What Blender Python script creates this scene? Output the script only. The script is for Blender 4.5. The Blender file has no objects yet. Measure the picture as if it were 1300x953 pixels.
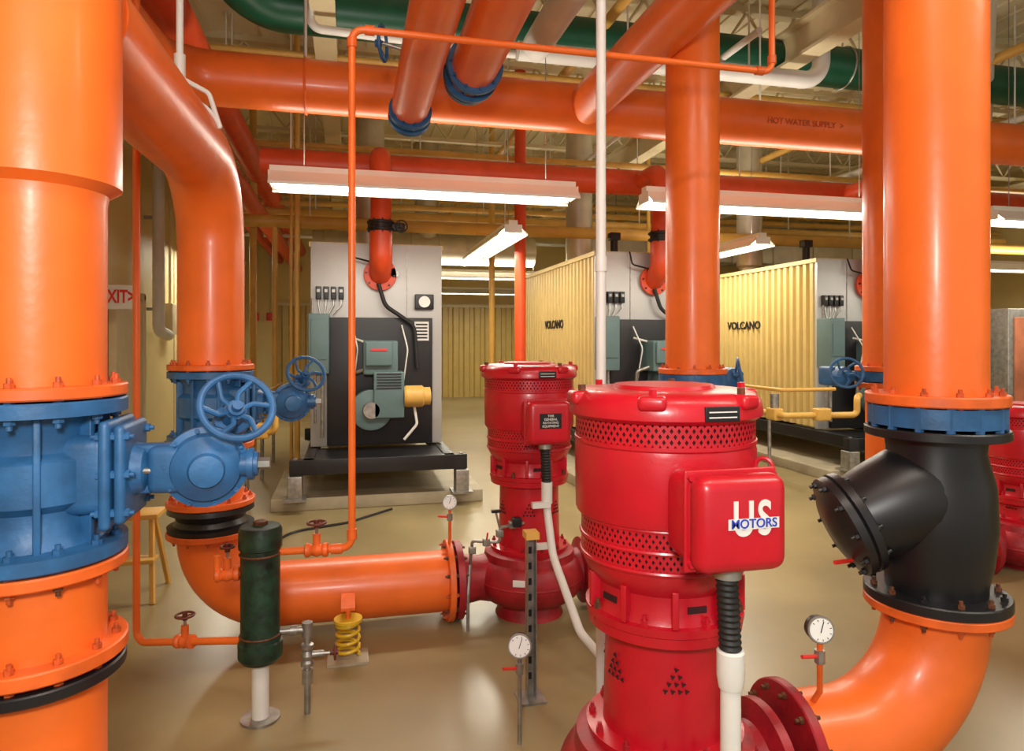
import bpy, bmesh, math, random
from mathutils import Vector, Matrix
random.seed(4)
sc = bpy.context.scene
CEIL = 5.2

# ------------------------------------------------------------------ materials
def mat(name, col, rough=.4, metal=0, var=.1, scale=5, bump=0, bscale=30, coat=0, emit=0, spec=.5):
    m = bpy.data.materials.new(name); m.use_nodes = True
    nt = m.node_tree; N = nt.nodes; L = nt.links
    b = N['Principled BSDF']
    b.inputs['Roughness'].default_value = rough
    b.inputs['Metallic'].default_value = metal
    b.inputs['Coat Weight'].default_value = coat
    b.inputs['Coat Roughness'].default_value = .15
    b.inputs['Specular IOR Level'].default_value = spec
    tc = N.new('ShaderNodeTexCoord')
    n = N.new('ShaderNodeTexNoise'); n.inputs['Scale'].default_value = scale; n.inputs['Detail'].default_value = 5
    L.new(tc.outputs['Object'], n.inputs['Vector'])
    r = N.new('ShaderNodeValToRGB')
    r.color_ramp.elements[0].position = .3; r.color_ramp.elements[1].position = .7
    r.color_ramp.elements[0].color = [c * (1 - var) for c in col] + [1]
    r.color_ramp.elements[1].color = [min(1, c * (1 + var)) for c in col] + [1]
    L.new(n.outputs['Fac'], r.inputs['Fac']); L.new(r.outputs['Color'], b.inputs['Base Color'])
    if bump:
        n2 = N.new('ShaderNodeTexNoise'); n2.inputs['Scale'].default_value = bscale; n2.inputs['Detail'].default_value = 3
        L.new(tc.outputs['Object'], n2.inputs['Vector'])
        bp = N.new('ShaderNodeBump'); bp.inputs['Strength'].default_value = bump; bp.inputs['Distance'].default_value = .01
        L.new(n2.outputs['Fac'], bp.inputs['Height']); L.new(bp.outputs['Normal'], b.inputs['Normal'])
    if emit:
        b.inputs['Emission Color'].default_value = list(col) + [1]
        b.inputs['Emission Strength'].default_value = emit
    return m

ORANGE = mat('orange_lagging_paint', (.86, .16, .02), .37, bump=.13, bscale=18, coat=.1, var=.08)
ORANGE2 = mat('orange_flange_paint', (.76, .13, .018), .42, var=.2, scale=12)
OBOLT = mat('orange_painted_bolt', (.5, .08, .015), .5, var=.4, scale=50)
RORANGE = mat('red_orange_paint', (.72, .075, .018), .42, var=.12)
BLUE = mat('blue_valve_paint', (.022, .11, .27), .45, bump=.1, bscale=60, var=.26, scale=14)
RED = mat('red_motor_paint', (.50, .006, .018), .34, var=.14, coat=.15, bump=.05, bscale=60)
DRED = mat('dark_red_pump_paint', (.32, .009, .016), .45, var=.28, scale=14, bump=.15, bscale=40)
BLACK = mat('black_paint', (.010, .010, .012), .38, var=.2)
GAP = mat('vent_dark', (.03, .002, .003), .8, var=.2)
RUBBER = mat('black_flex', (.012, .012, .012), .6)
GREEN = mat('green_pipe_paint', (.003, .08, .038), .38, var=.15)
DGREEN = mat('dark_green_pot_paint', (.008, .032, .018), .45, var=.8, scale=18, bump=.3)
WHITE = mat('white_paint', (.72, .71, .67), .45, var=.05)
STEEL = mat('galvanised_steel', (.35, .34, .31), .42, metal=.8, var=.25, scale=20)
SILVER = mat('boiler_aluminium_panel', (.44, .44, .43), .45, metal=.35, var=.06, scale=2)
DUCT = mat('duct_sheet_metal', (.6, .56, .46), .4, metal=.6, var=.15, scale=3)
RUST = mat('rusty_bolt', (.13, .045, .018), .6, metal=.2, var=.4, scale=60)
TEAL = mat('teal_grey_enamel', (.10, .165, .17), .45, var=.08)
YELLOW = mat('yellow_gas_paint', (.64, .37, .08), .42, var=.1)
CREAM = mat('cream_wall_paint', (.76, .61, .28), .6, var=.05, scale=1.2, bump=.05, bscale=8)
CEILM = mat('cream_ceiling_deck_paint', (.76, .68, .47), .6, var=.05, scale=1.2)
CREAM2 = mat('cream_steelwork_paint', (.68, .58, .36), .55, var=.06)
CORR = mat('yellow_profiled_sheet', (.60, .45, .17), .42, metal=.1, var=.05)
PARTI = mat('ochre_profiled_sheet', (.50, .35, .10), .4, var=.06)
CONC = mat('grey_beige_concrete', (.36, .31, .21), .6, var=.12, scale=6)
GLASSW = mat('dial_white', (.85, .85, .82), .3, var=.02)
TUBE = mat('fluorescent_tube', (1, .96, .84), .4, emit=9, var=0)
REFL = mat('white_reflector_enamel', (.86, .84, .76), .35, var=.02)
SIGNRED = mat('exit_red', (.7, .03, .02), .4)
LBLUE = mat('label_blue', (.02, .05, .45), .4)
COIL = mat('yellow_spring_paint', (.70, .44, .02), .35)
CAB = mat('rust_red_panel', (.36, .12, .06), .35, var=.3, scale=4)
HWHEEL = mat('brown_handwheel', (.12, .02, .012), .5, var=.3, scale=40)
FLOOR = mat('ochre_epoxy_floor', (.285, .22, .105), .32, var=.18, scale=1.2, bump=.1, bscale=5, coat=.05)

# ------------------------------------------------------------------ mesh builder
def frame(ax):
    return Vector((0, 0, 1)).rotation_difference(Vector(ax).normalized()).to_matrix()

class Obj:
    def __init__(s, name):
        s.name = name; s.v = []; s.f = []; s.m = []; s.mats = []
    def mi(s, m):
        if m not in s.mats: s.mats.append(m)
        return s.mats.index(m)
    def add(s, vs, fs, m):
        o = len(s.v); i = s.mi(m)
        s.v += [Vector(p) for p in vs]
        for f in fs:
            s.f.append([o + k for k in f]); s.m.append(i)
    def lathe(s, prof, o, ax, m, seg=40, cap0=True, cap1=True):
        R = frame(ax); o = Vector(o); vs = []; fs = []
        for t, r in prof:
            for k in range(seg):
                a = 2 * math.pi * k / seg
                vs.append(o + R @ Vector((r * math.cos(a), r * math.sin(a), t)))
        for j in range(len(prof) - 1):
            for k in range(seg):
                k2 = (k + 1) % seg
                fs.append([j * seg + k, j * seg + k2, (j + 1) * seg + k2, (j + 1) * seg + k])
        if cap0: fs.append(list(range(seg))[::-1])
        if cap1: fs.append([(len(prof) - 1) * seg + k for k in range(seg)])
        s.add(vs, fs, m)
    def cyl(s, p0, p1, r, m, r1=None, seg=28):
        p0 = Vector(p0); p1 = Vector(p1); d = p1 - p0
        s.lathe([(0, r), (d.length, r if r1 is None else r1)], p0, d, m, seg)
    def tube(s, pts, r, m, bend=0, seg=16, nb=8):
        P = [Vector(p) for p in pts]
        if bend:
            Q = [P[0]]
            for i in range(1, len(P) - 1):
                a = (P[i - 1] - P[i]).normalized(); b = (P[i + 1] - P[i]).normalized()
                ang = a.angle(b)
                if ang > 3.1: Q.append(P[i]); continue
                t = bend / math.tan(ang / 2)
                t = min(t, (P[i - 1] - P[i]).length * .98, (P[i + 1] - P[i]).length * .98)
                rr = t * math.tan(ang / 2)
                c = P[i] + (a + b).normalized() * (rr / math.sin(ang / 2))
                s0 = P[i] + a * t - c; s1 = P[i] + b * t - c
                tot = s0.angle(s1); axx = s0.cross(s1).normalized()
                for k in range(nb + 1):
                    Q.append(c + Matrix.Rotation(tot * k / nb, 3, axx) @ s0)
            Q.append(P[-1]); P = Q
        PP = [P[0]]
        for p in P[1:]:
            if (p - PP[-1]).length > 1e-5: PP.append(p)
        P = PP
        T = []
        for i in range(len(P)):
            if i == 0: t = P[1] - P[0]
            elif i == len(P) - 1: t = P[-1] - P[-2]
            else: t = (P[i] - P[i - 1]).normalized() + (P[i + 1] - P[i]).normalized()
            T.append(t.normalized())
        R = frame(T[0]); u = R @ Vector((1, 0, 0)); vs = []; fs = []
        for i, p in enumerate(P):
            if i: u = T[i - 1].rotation_difference(T[i]) @ u
            w = T[i].cross(u).normalized()
            for k in range(seg):
                a = 2 * math.pi * k / seg
                vs.append(p + (u * math.cos(a) + w * math.sin(a)) * r)
        n = len(P)
        for j in range(n - 1):
            for k in range(seg):
                k2 = (k + 1) % seg
                fs.append([j * seg + k, j * seg + k2, (j + 1) * seg + k2, (j + 1) * seg + k])
        fs.append(list(range(seg))[::-1]); fs.append([(n - 1) * seg + k for k in range(seg)])
        s.add(vs, fs, m)
    def torus(s, c, ax, R, r, m, seg=40, rs=10):
        F = frame(ax); c = Vector(c); vs = []; fs = []
        for i in range(seg):
            a = 2 * math.pi * i / seg
            for j in range(rs):
                b = 2 * math.pi * j / rs
                vs.append(c + F @ Vector(((R + r * math.cos(b)) * math.cos(a), (R + r * math.cos(b)) * math.sin(a), r * math.sin(b))))
        for i in range(seg):
            for j in range(rs):
                i2 = (i + 1) % seg; j2 = (j + 1) % rs
                fs.append([i * rs + j, i2 * rs + j, i2 * rs + j2, i * rs + j2])
        s.add(vs, fs, m)
    def box(s, c, size, m, bev=0, rot=None, taper=None):
        bm = bmesh.new(); bmesh.ops.create_cube(bm, size=1)
        for v in bm.verts:
            v.co = Vector((v.co.x * size[0], v.co.y * size[1], v.co.z * size[2]))
            if taper and v.co.y > 0: v.co.x *= taper; v.co.z *= taper
        if bev: bmesh.ops.bevel(bm, geom=bm.edges[:], offset=bev, segments=4, profile=.5, affect='EDGES')
        bm.verts.index_update()
        R = rot or Matrix.Identity(3); c = Vector(c)
        s.add([c + R @ v.co for v in bm.verts], [[v.index for v in f.verts] for f in bm.faces], m)
        bm.free()
    def bolts(s, c, ax, R, n, r, L, m, ph=.1):
        F = frame(ax); c = Vector(c); A = Vector(ax).normalized()
        for i in range(n):
            a = 2 * math.pi * i / n + ph
            p = c + F @ Vector((R * math.cos(a), R * math.sin(a), 0))
            mm = random.choice(m) if isinstance(m, (list, tuple)) else m
            s.lathe([(-L / 2, r), (L / 2, r)], p, A, mm, 6)
            s.lathe([(-L / 2 - .012, r * .55), (L / 2 + .012, r * .55)], p, A, mm, 8)
    def flange(s, c, ax, r, th, m, n=12, bolt=None):
        bolt = bolt or (OBOLT, OBOLT, RUST)
        s.lathe([(-th / 2, r - .004), (-th / 2 + .004, r), (th / 2 - .004, r), (th / 2, r - .004)], c, ax, m, 48)
        if n: s.bolts(c, ax, r - .026, n, .011, th + .024, bolt)
    def lattice(s, c, r, z0, z1, n, m, w=.0045):
        cx, cy = c; h = z1 - z0; da = h * .65 / r
        for sg in (1, -1):
            for i in range(n):
                a0 = 2 * math.pi * i / n; vs = []; fs = []; K = 4
                for k in range(K + 1):
                    a = a0 + sg * da * k / K; z = z0 + h * k / K
                    for e in (-w / r, w / r):
                        vs.append((cx + r * math.cos(a + e), cy + r * math.sin(a + e), z))
                for k in range(K): fs.append([2 * k, 2 * k + 1, 2 * k + 3, 2 * k + 2])
                s.add(vs, fs, m)
    def wheel(s, c, ax, R, r, m, spokes=5, dish=.03):
        F = frame(ax); c = Vector(c); A = Vector(ax).normalized()
        s.torus(c, ax, R, r, m)
        s.lathe([(-dish - .015, r * 2.2), (-dish + .02, r * 2.2)], c, ax, m, 16)
        for i in range(spokes):
            a = 2 * math.pi * i / spokes + .3
            d = F @ Vector((math.cos(a), math.sin(a), 0)); d2 = F @ Vector((math.cos(a + .35), math.sin(a + .35), 0))
            s.tube([c - A * dish + d * r, c - A * dish * .6 + d2 * R * .5, c + d * R], r * .75, m, bend=.02, seg=8, nb=4)
    def strip(s, prof, p0, p1, m, up=(0, 0, 1)):
        p0 = Vector(p0); p1 = Vector(p1); d = (p1 - p0).normalized(); U = Vector(up); S = d.cross(U)
        vs = []; n = len(prof)
        for p in (p0, p1):
            for a, b in prof: vs.append(p + S * a + U * b)
        s.add(vs, [[i, i + 1, n + i + 1, n + i] for i in range(n - 1)], m)
    def build(s, ang=35):
        me = bpy.data.meshes.new(s.name)
        xs = [v.x for v in s.v]; ys = [v.y for v in s.v]; zs = [v.z for v in s.v]
        o = Vector(((min(xs) + max(xs)) / 2, (min(ys) + max(ys)) / 2, min(zs)))
        me.from_pydata([tuple(v - o) for v in s.v], [], s.f)
        for m in s.mats: me.materials.append(m)
        me.polygons.foreach_set('material_index', s.m)
        me.polygons.foreach_set('use_smooth', [True] * len(s.f))
        me.update()
        try: me.set_sharp_from_angle(angle=math.radians(ang))
        except Exception: pass
        ob = bpy.data.objects.new(s.name, me); ob.location = o
        sc.collection.objects.link(ob)
        return ob

def text(parent, name, body, size, loc, facing, m, ext=.001, align='CENTER', sx=1, fat=.01):
    cu = bpy.data.curves.new(name, 'FONT'); cu.body = body; cu.size = size; cu.extrude = ext
    cu.align_x = align; cu.align_y = 'CENTER'; cu.offset = size * fat
    ob = bpy.data.objects.new(name, cu); cu.materials.append(m)
    ob.rotation_euler = (math.radians(90), 0, {'-y': 0, '-x': -math.pi / 2}[facing])
    ob.scale = (sx, 1, 1)
    sc.collection.objects.link(ob)
    ob.parent = parent
    ob.location = Vector(loc) - parent.location
    return ob

def child(part, parent):
    ob = part.build(); loc = ob.location.copy(); ob.parent = parent; ob.location = loc - parent.location
    return ob

# ------------------------------------------------------------------ room shell
X0, X1, Y0, Y1 = -2.6, 14, -3, 19
def slab(name, lo, hi, m):
    o = Obj(name); lo = Vector(lo); hi = Vector(hi)
    o.box((lo + hi) / 2, hi - lo, m); return o.build()
slab('floor', (X0, Y0, -.12), (X1, Y1, 0), FLOOR)
slab('ceiling', (X0, Y0, CEIL), (X1, Y1, CEIL + .1), CEILM)
slab('wall_left', (X0 - .12, Y0, 0), (X0, Y1, CEIL), CREAM)
slab('wall_right', (X1, Y0, 0), (X1 + .12, Y1, CEIL), CREAM)
slab('wall_far', (X0, Y1, 0), (X1, Y1 + .12, CEIL), CREAM)
slab('baseboard_left', (X0, Y0, 0), (X0 + .02, Y1, .12), BLACK)
o = Obj('trim_wall_seams')
for y in (5.4, 6.6, 11.4, 12.6, 13.8, 15, 16.2, 17.4): o.box((X0 + .006, y, CEIL / 2 + .06), (.012, .03, CEIL - .14), CREAM2)
o.build()

def corrugated(o, p0, p1, z0, z1, m, pitch=.12, dep=.035, side=1):
    """profiled sheet; ribs stand proud on the right-hand side of p0->p1 (side=1)"""
    p0 = Vector(p0); p1 = Vector(p1); d = p1 - p0; L = d.length; d.normalize()
    nrm = Vector((d.y, -d.x, 0)) * side
    n = int(L / pitch); pts = []
    for i in range(n):
        b = i * L / n; q = L / n
        for t, h in ((0, 0), (.3, 0), (.42, dep), (.88, dep), (1, 0)):
            pts.append(p0 + d * (b + t * q) + nrm * h)
    vs = []
    for p in pts: vs += [(p.x, p.y, z0), (p.x, p.y, z1)]
    fs = [[2 * i, 2 * i + 2, 2 * i + 3, 2 * i + 1] for i in range(len(pts) - 1) if (pts[i] - pts[i + 1]).length > 1e-6]
    o.add(vs, fs, m)

o = Obj('trim_partition_sheeting')
corrugated(o, (-1.8, 18.9, 0), (13.9, 18.9, 0), 0, 2.5, PARTI, .3, .06)
o.box((6, 18.9, 2.54), (15.6, .1, .08), CREAM2)
o.build(10)

# ceiling steelwork
o = Obj('ceiling_joists')
for y in (1.5, 3.6, 6.6, 8.6, 10.6, 12.6, 14.6, 16.6):
    o.box(((X0 + X1) / 2, y, CEIL - .04), (X1 - X0 - .02, .12, .08), CREAM2)
    o.box(((X0 + X1) / 2, y, CEIL - .5), (X1 - X0 - .02, .1, .05), CREAM2)
    x = X0 + .2
    while x < X1 - .6:
        o.tube([(x, y, CEIL - .06), (x + .3, y, CEIL - .48), (x + .6, y, CEIL - .06)], .018, CREAM2, seg=6); x += .6
o.build()
o = Obj('ceiling_beams')
for x in (-.2, 4.2, 8.6, 12.6):
    o.box((x, 8, CEIL - .62), (.2, 21.8, .03), CREAM2); o.box((x, 8, CEIL - .78), (.03, 21.8, .32), CREAM2); o.box((x, 8, CEIL - .93), (.2, 21.8, .03), CREAM2)
o.build()
# metal deck ribs
o = Obj('ceiling_deck_ribs')
x = X0 + .15
while x < X1 - .1:
    o.box((x, 8, CEIL - .012), (.07, 21.9, .024), CEILM); x += .3
o.build()

# door and wall bits on the left
o = Obj('door_1')
o.box((X0 + .04, 9.0, 1.05), (.05, 1.0, 2.1), CREAM2, .005)
for yy in (8.46, 9.54): o.box((X0 + .05, yy, 1.08), (.08, .08, 2.16), CREAM2, .004)
o.box((X0 + .05, 9.0, 2.14), (.08, 1.16, .08), CREAM2, .004)
o.cyl((X0 + .05, 8.6, 1.0), (X0 + .12, 8.6, 1.0), .025, STEEL)
o.build()
o = Obj('exit_sign')
o.box((-2.36, 8.0, 2.05), (.36, .05, .26), WHITE, .006)
o.box((-2.57, 8.0, 2.05), (.06, .03, .06), WHITE)
e = o.build()
text(e, 'exit_lettering', 'EXIT>', .19, (-2.36, 7.972, 2.05), '-y', SIGNRED, sx=.65, fat=.03)

o = Obj('wall_drain_pipe')
o.tube([(-2.42, 9.8, 4.9), (-2.42, 9.8, 1.72), (-2.42, 10.3, 1.66)], .075, WHITE, bend=.12)
for z in (2, 3.2, 4.4): o.box((-2.51, 9.8, z), (.16, .06, .04), STEEL)
o.build()
for i, (y, z) in enumerate([(10.9, 1.9), (12, 2.3), (14.2, 1.9)]):
    o = Obj('wall_junction_box'); o.box((X0 + .07, y, z), (.12, .3, .45), CREAM2, .01)
    o.cyl((X0 + .06, y, z + .2), (X0 + .06, y, CEIL - .05), .02, CREAM2, seg=10); o.build()
for x in (-2.35, -2.0):
    o = Obj('fire_alarm_device'); o.box((x, Y1 - .05, 2.2), (.16, .1, .2), SIGNRED, .01); o.cyl((x, Y1 - .1, 2.2), (x, Y1 - .15, 2.2), .05, SIGNRED)
    o.cyl((x, Y1 - .02, 2.3), (x, Y1 - .02, CEIL), .012, CREAM2, seg=8); o.build()

# ------------------------------------------------------------------ valves
def gear_valve(name, x, y, zb, zt, r, opx=1, wheelR=.09):
    """flanged gate valve with side bonnet + bevel-gear handwheel pointing to +-x"""
    o = Obj(name); h = zt - zb; zc = (zb + zt) / 2; fr = r + .048
    o.lathe([(zb, fr - .004), (zb + .004, fr), (zb + .035, fr), (zb + .04, r * .98), (zb + .07, r * .86), (zc - .07, r * .86), (zc - .05, r * 1.0), (zc + .05, r * 1.0), (zc + .07, r * .86),
             (zt - .07, r * .86), (zt - .04, r * .98), (zt - .035, fr), (zt - .004, fr), (zt, fr - .004)], (x, y, 0), (0, 0, 1), BLUE, 56)
    o.bolts((x, y, zt - .018), (0, 0, 1), fr - .026, 12, .013, .06, BLUE)
    o.bolts((x, y, zb + .018), (0, 0, 1), fr - .026, 12, .013, .06, BLUE)
    for k in range(8):
        a = math.pi / 8 + k * math.pi / 4
        o.box((x + math.cos(a) * r * .9, y + math.sin(a) * r * .9, zc), (.045, .016, h - .06), BLUE, .004, Matrix.Rotation(a, 3, 'Z'))
    A = Vector((opx, 0, 0)); c = Vector((x, y, zc + .01))
    o.box(c + A * r * .8, (r * .9, r * 1.2, h * .5), BLUE, .03)
    o.box(c + A * (r + .03), (.026, r * 1.4, h * .68), BLUE, .012)
    o.box(c + A * (r + .062), (.026, r * 1.3, h * .62), BLUE, .012)
    for sy in (-1, 1):
        for sz in (-1, 0, 1):
            o.lathe([(-.038, .011), (.038, .011)], c + A * (r + .046) + Vector((0, sy * r * .56, sz * h * .24)), A, BLUE, 6)
            o.lathe([(-.048, .006), (.048, .006)], c + A * (r + .046) + Vector((0, sy * r * .56, sz * h * .24)), A, BLUE, 8)
    o.lathe([(0, r * .45), (.03, r * .38), (.045, r * .2), (.11, r * .2)], c + A * (r + .07), A, BLUE, 28)
    for sz in (-1, 1): o.box(c + A * (r + .13) + Vector((0, 0, sz * .05)), (.13, .05, .025), BLUE, .008)
    for sy in (-1, 1): o.cyl(c + A * (r + .08) + Vector((0, sy * .045, 0)), c + A * (r + .17) + Vector((0, sy * .045, 0)), .008, STEEL, seg=8)
    g = c + A * (r + .24)
    gx = Vector((opx * .2, -1, -.03)).normalized()
    o.lathe([(-.055, .075), (-.05, .09), (-.01, .094), (0, .105), (.02, .105), (.026, .09), (.045, .083), (.06, .06), (.07, .045), (.085, .04), (.088, .02)], g, gx, BLUE, 36)
    o.bolts(g + gx * .01, gx, .097, 10, .007, .036, BLUE)
    o.box(g - A * .06, (.14, .11, .12), BLUE, .02)
    o.cyl(g + A * .04, g + A * .13, .032, BLUE); o.cyl(g + A * .105, g + A * .12, .042, BLUE); o.lathe([(0, .016), (.03, .016)], g + A * .13, A, STEEL, 6)
    wc = g + Vector((opx * .08, -.02, .155)); wa = Vector((opx * .3, -.84, .5)).normalized()
    o.tube([g + Vector((0, .02, .05)), wc - wa * .1, wc - wa * .02], .028, BLUE, seg=12)
    o.lathe([(-.12, .045), (-.08, .045), (-.07, .03), (-.02, .026)], wc, wa, BLUE, 20)
    o.cyl(wc - wa * .1, wc + wa * .01, .013, BLUE)
    o.wheel(wc, wa, wheelR, .0095, BLUE, 6, .03)
    return o.build()

# ------------------------------------------------------------------ pump motor
def motor(name, x, y, dz=0):
    o = Obj(name); Z = lambda z: z + dz
    P = lambda pr: [(Z(z), r) for z, r in pr]
    ax = (0, 0, 1); c = (x, y, 0)
    o.lathe(P([(1.30, .262), (1.305, .266), (1.315, .266), (1.318, .25), (1.372, .25), (1.374, .266), (1.382, .276), (1.386, .282), (1.40, .282), (1.428, .277), (1.446, .262), (1.455, .235), (1.458, .15), (1.468, .145), (1.47, .02)]), c, ax, RED, 64, cap0=False)
    o.lathe(P([(1.318, .2515), (1.372, .2515)]), c, ax, GAP, 64, False, False)
    o.lattice((x, y), .262, Z(1.314), Z(1.376), 84, RED, .005)
    o.lathe(P([(1.09, .248), (1.095, .258), (1.105, .262), (1.285, .265), (1.30, .262)]), c, ax, RED, 64, False, False)
    o.lathe(P([(.975, .232), (1.085, .24)]), c, ax, GAP, 64, False, False)
    for z in (.975, 1.03, 1.088): o.torus((x, y, Z(z)), ax, .244, .007, RED, 64, 8)
    o.lattice((x, y), .245, Z(.978), Z(1.028), 84, RED, .005); o.lattice((x, y), .245, Z(1.033), Z(1.086), 84, RED, .005)
    o.lathe(P([(.80, .19), (.80, .23), (.822, .232), (.825, .215), (.85, .205), (.90, .205), (.925, .225), (.955, .24), (.975, .243)]), c, ax, RED, 64, True, False)
    for i in range(10):
        a = 2 * math.pi * i / 10
        o.box((x + .212 * math.cos(a), y + .212 * math.sin(a), Z(.875)), (.04, .018, .1), RED, .003, Matrix.Rotation(a, 3, 'Z'))
        if i % 2: o.box((x + .203 * math.cos(a + .31), y + .203 * math.sin(a + .31), Z(.868)), (.01, .055, .018), GAP, 0, Matrix.Rotation(a + .31, 3, 'Z'))
    o.bolts((x, y, Z(.815)), ax, .218, 8, .011, .05, (RUST, RED))
    for i in range(6):
        a = math.radians(-122 + i * 60)
        R = Matrix.Rotation(a, 3, 'Z')
        o.box((x + .25 * math.cos(a), y + .25 * math.sin(a), Z(1.432)), (.085, .075, .04), RED, .014, R)
        o.lathe([(0, .012), (.02, .012)], (x + .255 * math.cos(a), y + .255 * math.sin(a), Z(1.449)), ax, RUST if i % 2 else RED, 6)
    o.box((x + .03, y - .281, Z(1.405)), (.1, .008, .04), BLACK, .002)
    for q in (-.008, .006): o.box((x + .03, y - .286, Z(1.405) + q), (.08, .002, .003), WHITE)
    o.torus((x + .2, y - .21, Z(1.25)), (.7, .7, 0), .022, .006, RED, 20, 8)
    zb = Z(1.16); bx = x - .01
    o.cyl((bx, y - .2, zb), (bx, y - .29, zb), .085, RED)
    o.box((bx, y - .325, zb), (.225, .15, .225), RED, .04)
    o.box((bx + .008, y - .405, zb - .002), (.24, .075, .235), RED, .035)
    o.box((bx + .008, y - .372, zb - .002), (.252, .01, .248), RED, .005)
    for sx in (-1, 1):
        for sz in (-1, 1): o.cyl((bx + .008 + sx * .112, y - .39, zb + sz * .105), (bx + .008 + sx * .112, y - .362, zb + sz * .105), .008, RED, seg=8)
    o.cyl((bx, y - .37, zb - .11), (bx, y - .37, zb - .145), .035, STEEL)
    a0 = Vector((bx, y - .37, zb - .14)); a1 = Vector((bx + .01, y - .37, zb - .335))
    for i in range(14):
        p = a0.lerp(a1, i / 13)
        o.torus(p, ax, .02, .0085, RUBBER, 16, 6)
    o.cyl(a0, a1, .023, RUBBER)
    return o, zb, bx

def sticker(m, parts, name='sticker'):
    p = Obj(name)
    for c, s_, mm in parts: p.box(c, s_, mm)
    return child(p, m)

o, zb, bx = motor('pump_motor', 1.04, 3.9)
m1 = o.build(); yf = 3.9 - .443
sticker(m1, [((bx + .01, yf, zb + .01), (.12, .003, .08), BLACK)])
for i, t in enumerate(('THIS', 'GENERAL', 'ROTATING', 'EQUIPMENT')):
    text(m1, 'sticker_line_%d' % i, t, .017, (bx + .01, yf - .003, zb + .037 - i * .018), '-y', WHITE)
o, zb, bx = motor('pump_motor', .92, 1.886)
m2 = o.build(); yf = 1.886 - .443
text(m2, 'logo_letter_u', 'U', .115, (bx - .0, yf - .001, zb + .012), '-y', WHITE, sx=.72, fat=.02)
text(m2, 'logo_letter_s', 'S', .115, (bx + .056, yf - .001, zb + .012), '-y', WHITE, sx=.72, fat=.02)
sticker(m2, [((bx + .026, yf - .0028, zb + .004), (.135, .001, .026), WHITE)], 'logo_band')
text(m2, 'logo_word', 'MOTORS', .03, (bx + .026, yf - .0045, zb + .004), '-y', LBLUE)
o, zb, bx = motor('pump_motor', 4.71, 3.9, dz=-.32); o.build()

# ------------------------------------------------------------------ pumps (volute + bracket)
def pump(name, x, y, zc, top=.80, left=.455, right=.35, ls=None):
    o = Obj(name); ax = (0, 0, 1)
    o.lathe([(zc + .16, .225), (zc + .185, .23), (zc + .19, .18), (top - .05, .172), (top - .03, .225), (top - .002, .228)], (x, y, 0), ax, RED, 56)
    o.bolts((x, y, zc + .175), ax, .212, 12, .011, .05, DRED)
    for a0 in range(0, 360, 60):
        a = math.radians(a0 + 15); z0 = (zc + .19 + top) / 2 + .03
        for row in range(4):
            for j in range(row + 1):
                aa = a + (j - row / 2) * .11
                o.lathe([(0, .008), (.003, .008)], (x + .1785 * math.cos(aa), y + .1785 * math.sin(aa), z0 + .03 - row * .02), (math.cos(aa), math.sin(aa), 0), GAP, 3)
    prof = []
    for i in range(15):
        t = -math.pi / 2 + math.pi * i / 14
        prof.append((zc + .14 * math.sin(t), .18 + .14 * math.cos(t)))
    o.lathe(prof, (x, y, 0), ax, DRED, 56)
    o.lathe([(zc + .1, .27), (zc + .15, .26), (zc + .165, .22)], (x, y, 0), ax, DRED, 56)
    o.torus((x, y, zc), ax, .31, .012, DRED, 56)
    if ls: lz, lr, lf = ls
    else: lz, lr, lf = zc, .14, .215
    o.lathe([(.12, lr + .02), (.3, lr - .015), (left - .06, lr), (left - .045, lf), (left - .008, lf)], (x, y, lz), (-1, 0, 0), DRED, 40)
    o.bolts((x - left + .03, y, lz), (1, 0, 0), lf - .027, 12, .012, .05, RUST)
    o.lathe([(.12, .15), (.26, .11), (right - .05, .13), (right - .035, .19), (right - .005, .19)], (x, y, zc), (1, 0, 0), DRED, 40)
    o.lathe([(0, .2), (zc - .1, .15), (zc, .15)], (x, y, 0), ax, DRED, 32)
    o.box((x - .12, y - .30, zc + .05), (.1, .01, .035), WHITE, .002, Matrix.Rotation(-.35, 3, 'Z'))
    return o.build()
pump('centrifugal_pump', 1.04, 3.9, .22)
pump('centrifugal_pump', .92, 1.886, .28, ls=(.16, .1, .15))
pump('centrifugal_pump', 4.71, 3.9, .16, top=.48)

# ------------------------------------------------------------------ row 1 : near left riser
NX = -.758
o = Obj('orange_suction_riser_pipe'); x, y = NX, 1.93; r = .156
o.lathe([(1.46, r), (1.94, r), (1.965, r + .004), (1.985, .19), (CEIL, .193)], (x, y, 0), (0, 0, 1), ORANGE, 64)
o.flange((x, y, 1.475), (0, 0, 1), .204, .03, ORANGE2, 12, OBOLT)
o.lathe([(.30, r), (1.06, r)], (x, y, 0), (0, 0, 1), ORANGE, 64)
o.flange((x, y, 1.045), (0, 0, 1), .204, .03, ORANGE2, 12)
o.flange((x, y, .83), (0, 0, 1), .204, .035, ORANGE2, 12, OBOLT)
o.flange((x, y, .785), (0, 0, 1), .2, .03, BLACK, 0)
o.tube([(x, y, .75), (x, y, .16), (.42, 1.89, .16)], .12, ORANGE, bend=.25, seg=48, nb=12)
o.flange((.44, 1.888, .16), (1, 0, 0), .15, .035, ORANGE2, 12)
o.build()
gear_valve('blue_gate_valve', NX, 1.93, 1.065, 1.455, .155, 1, .09)

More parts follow.
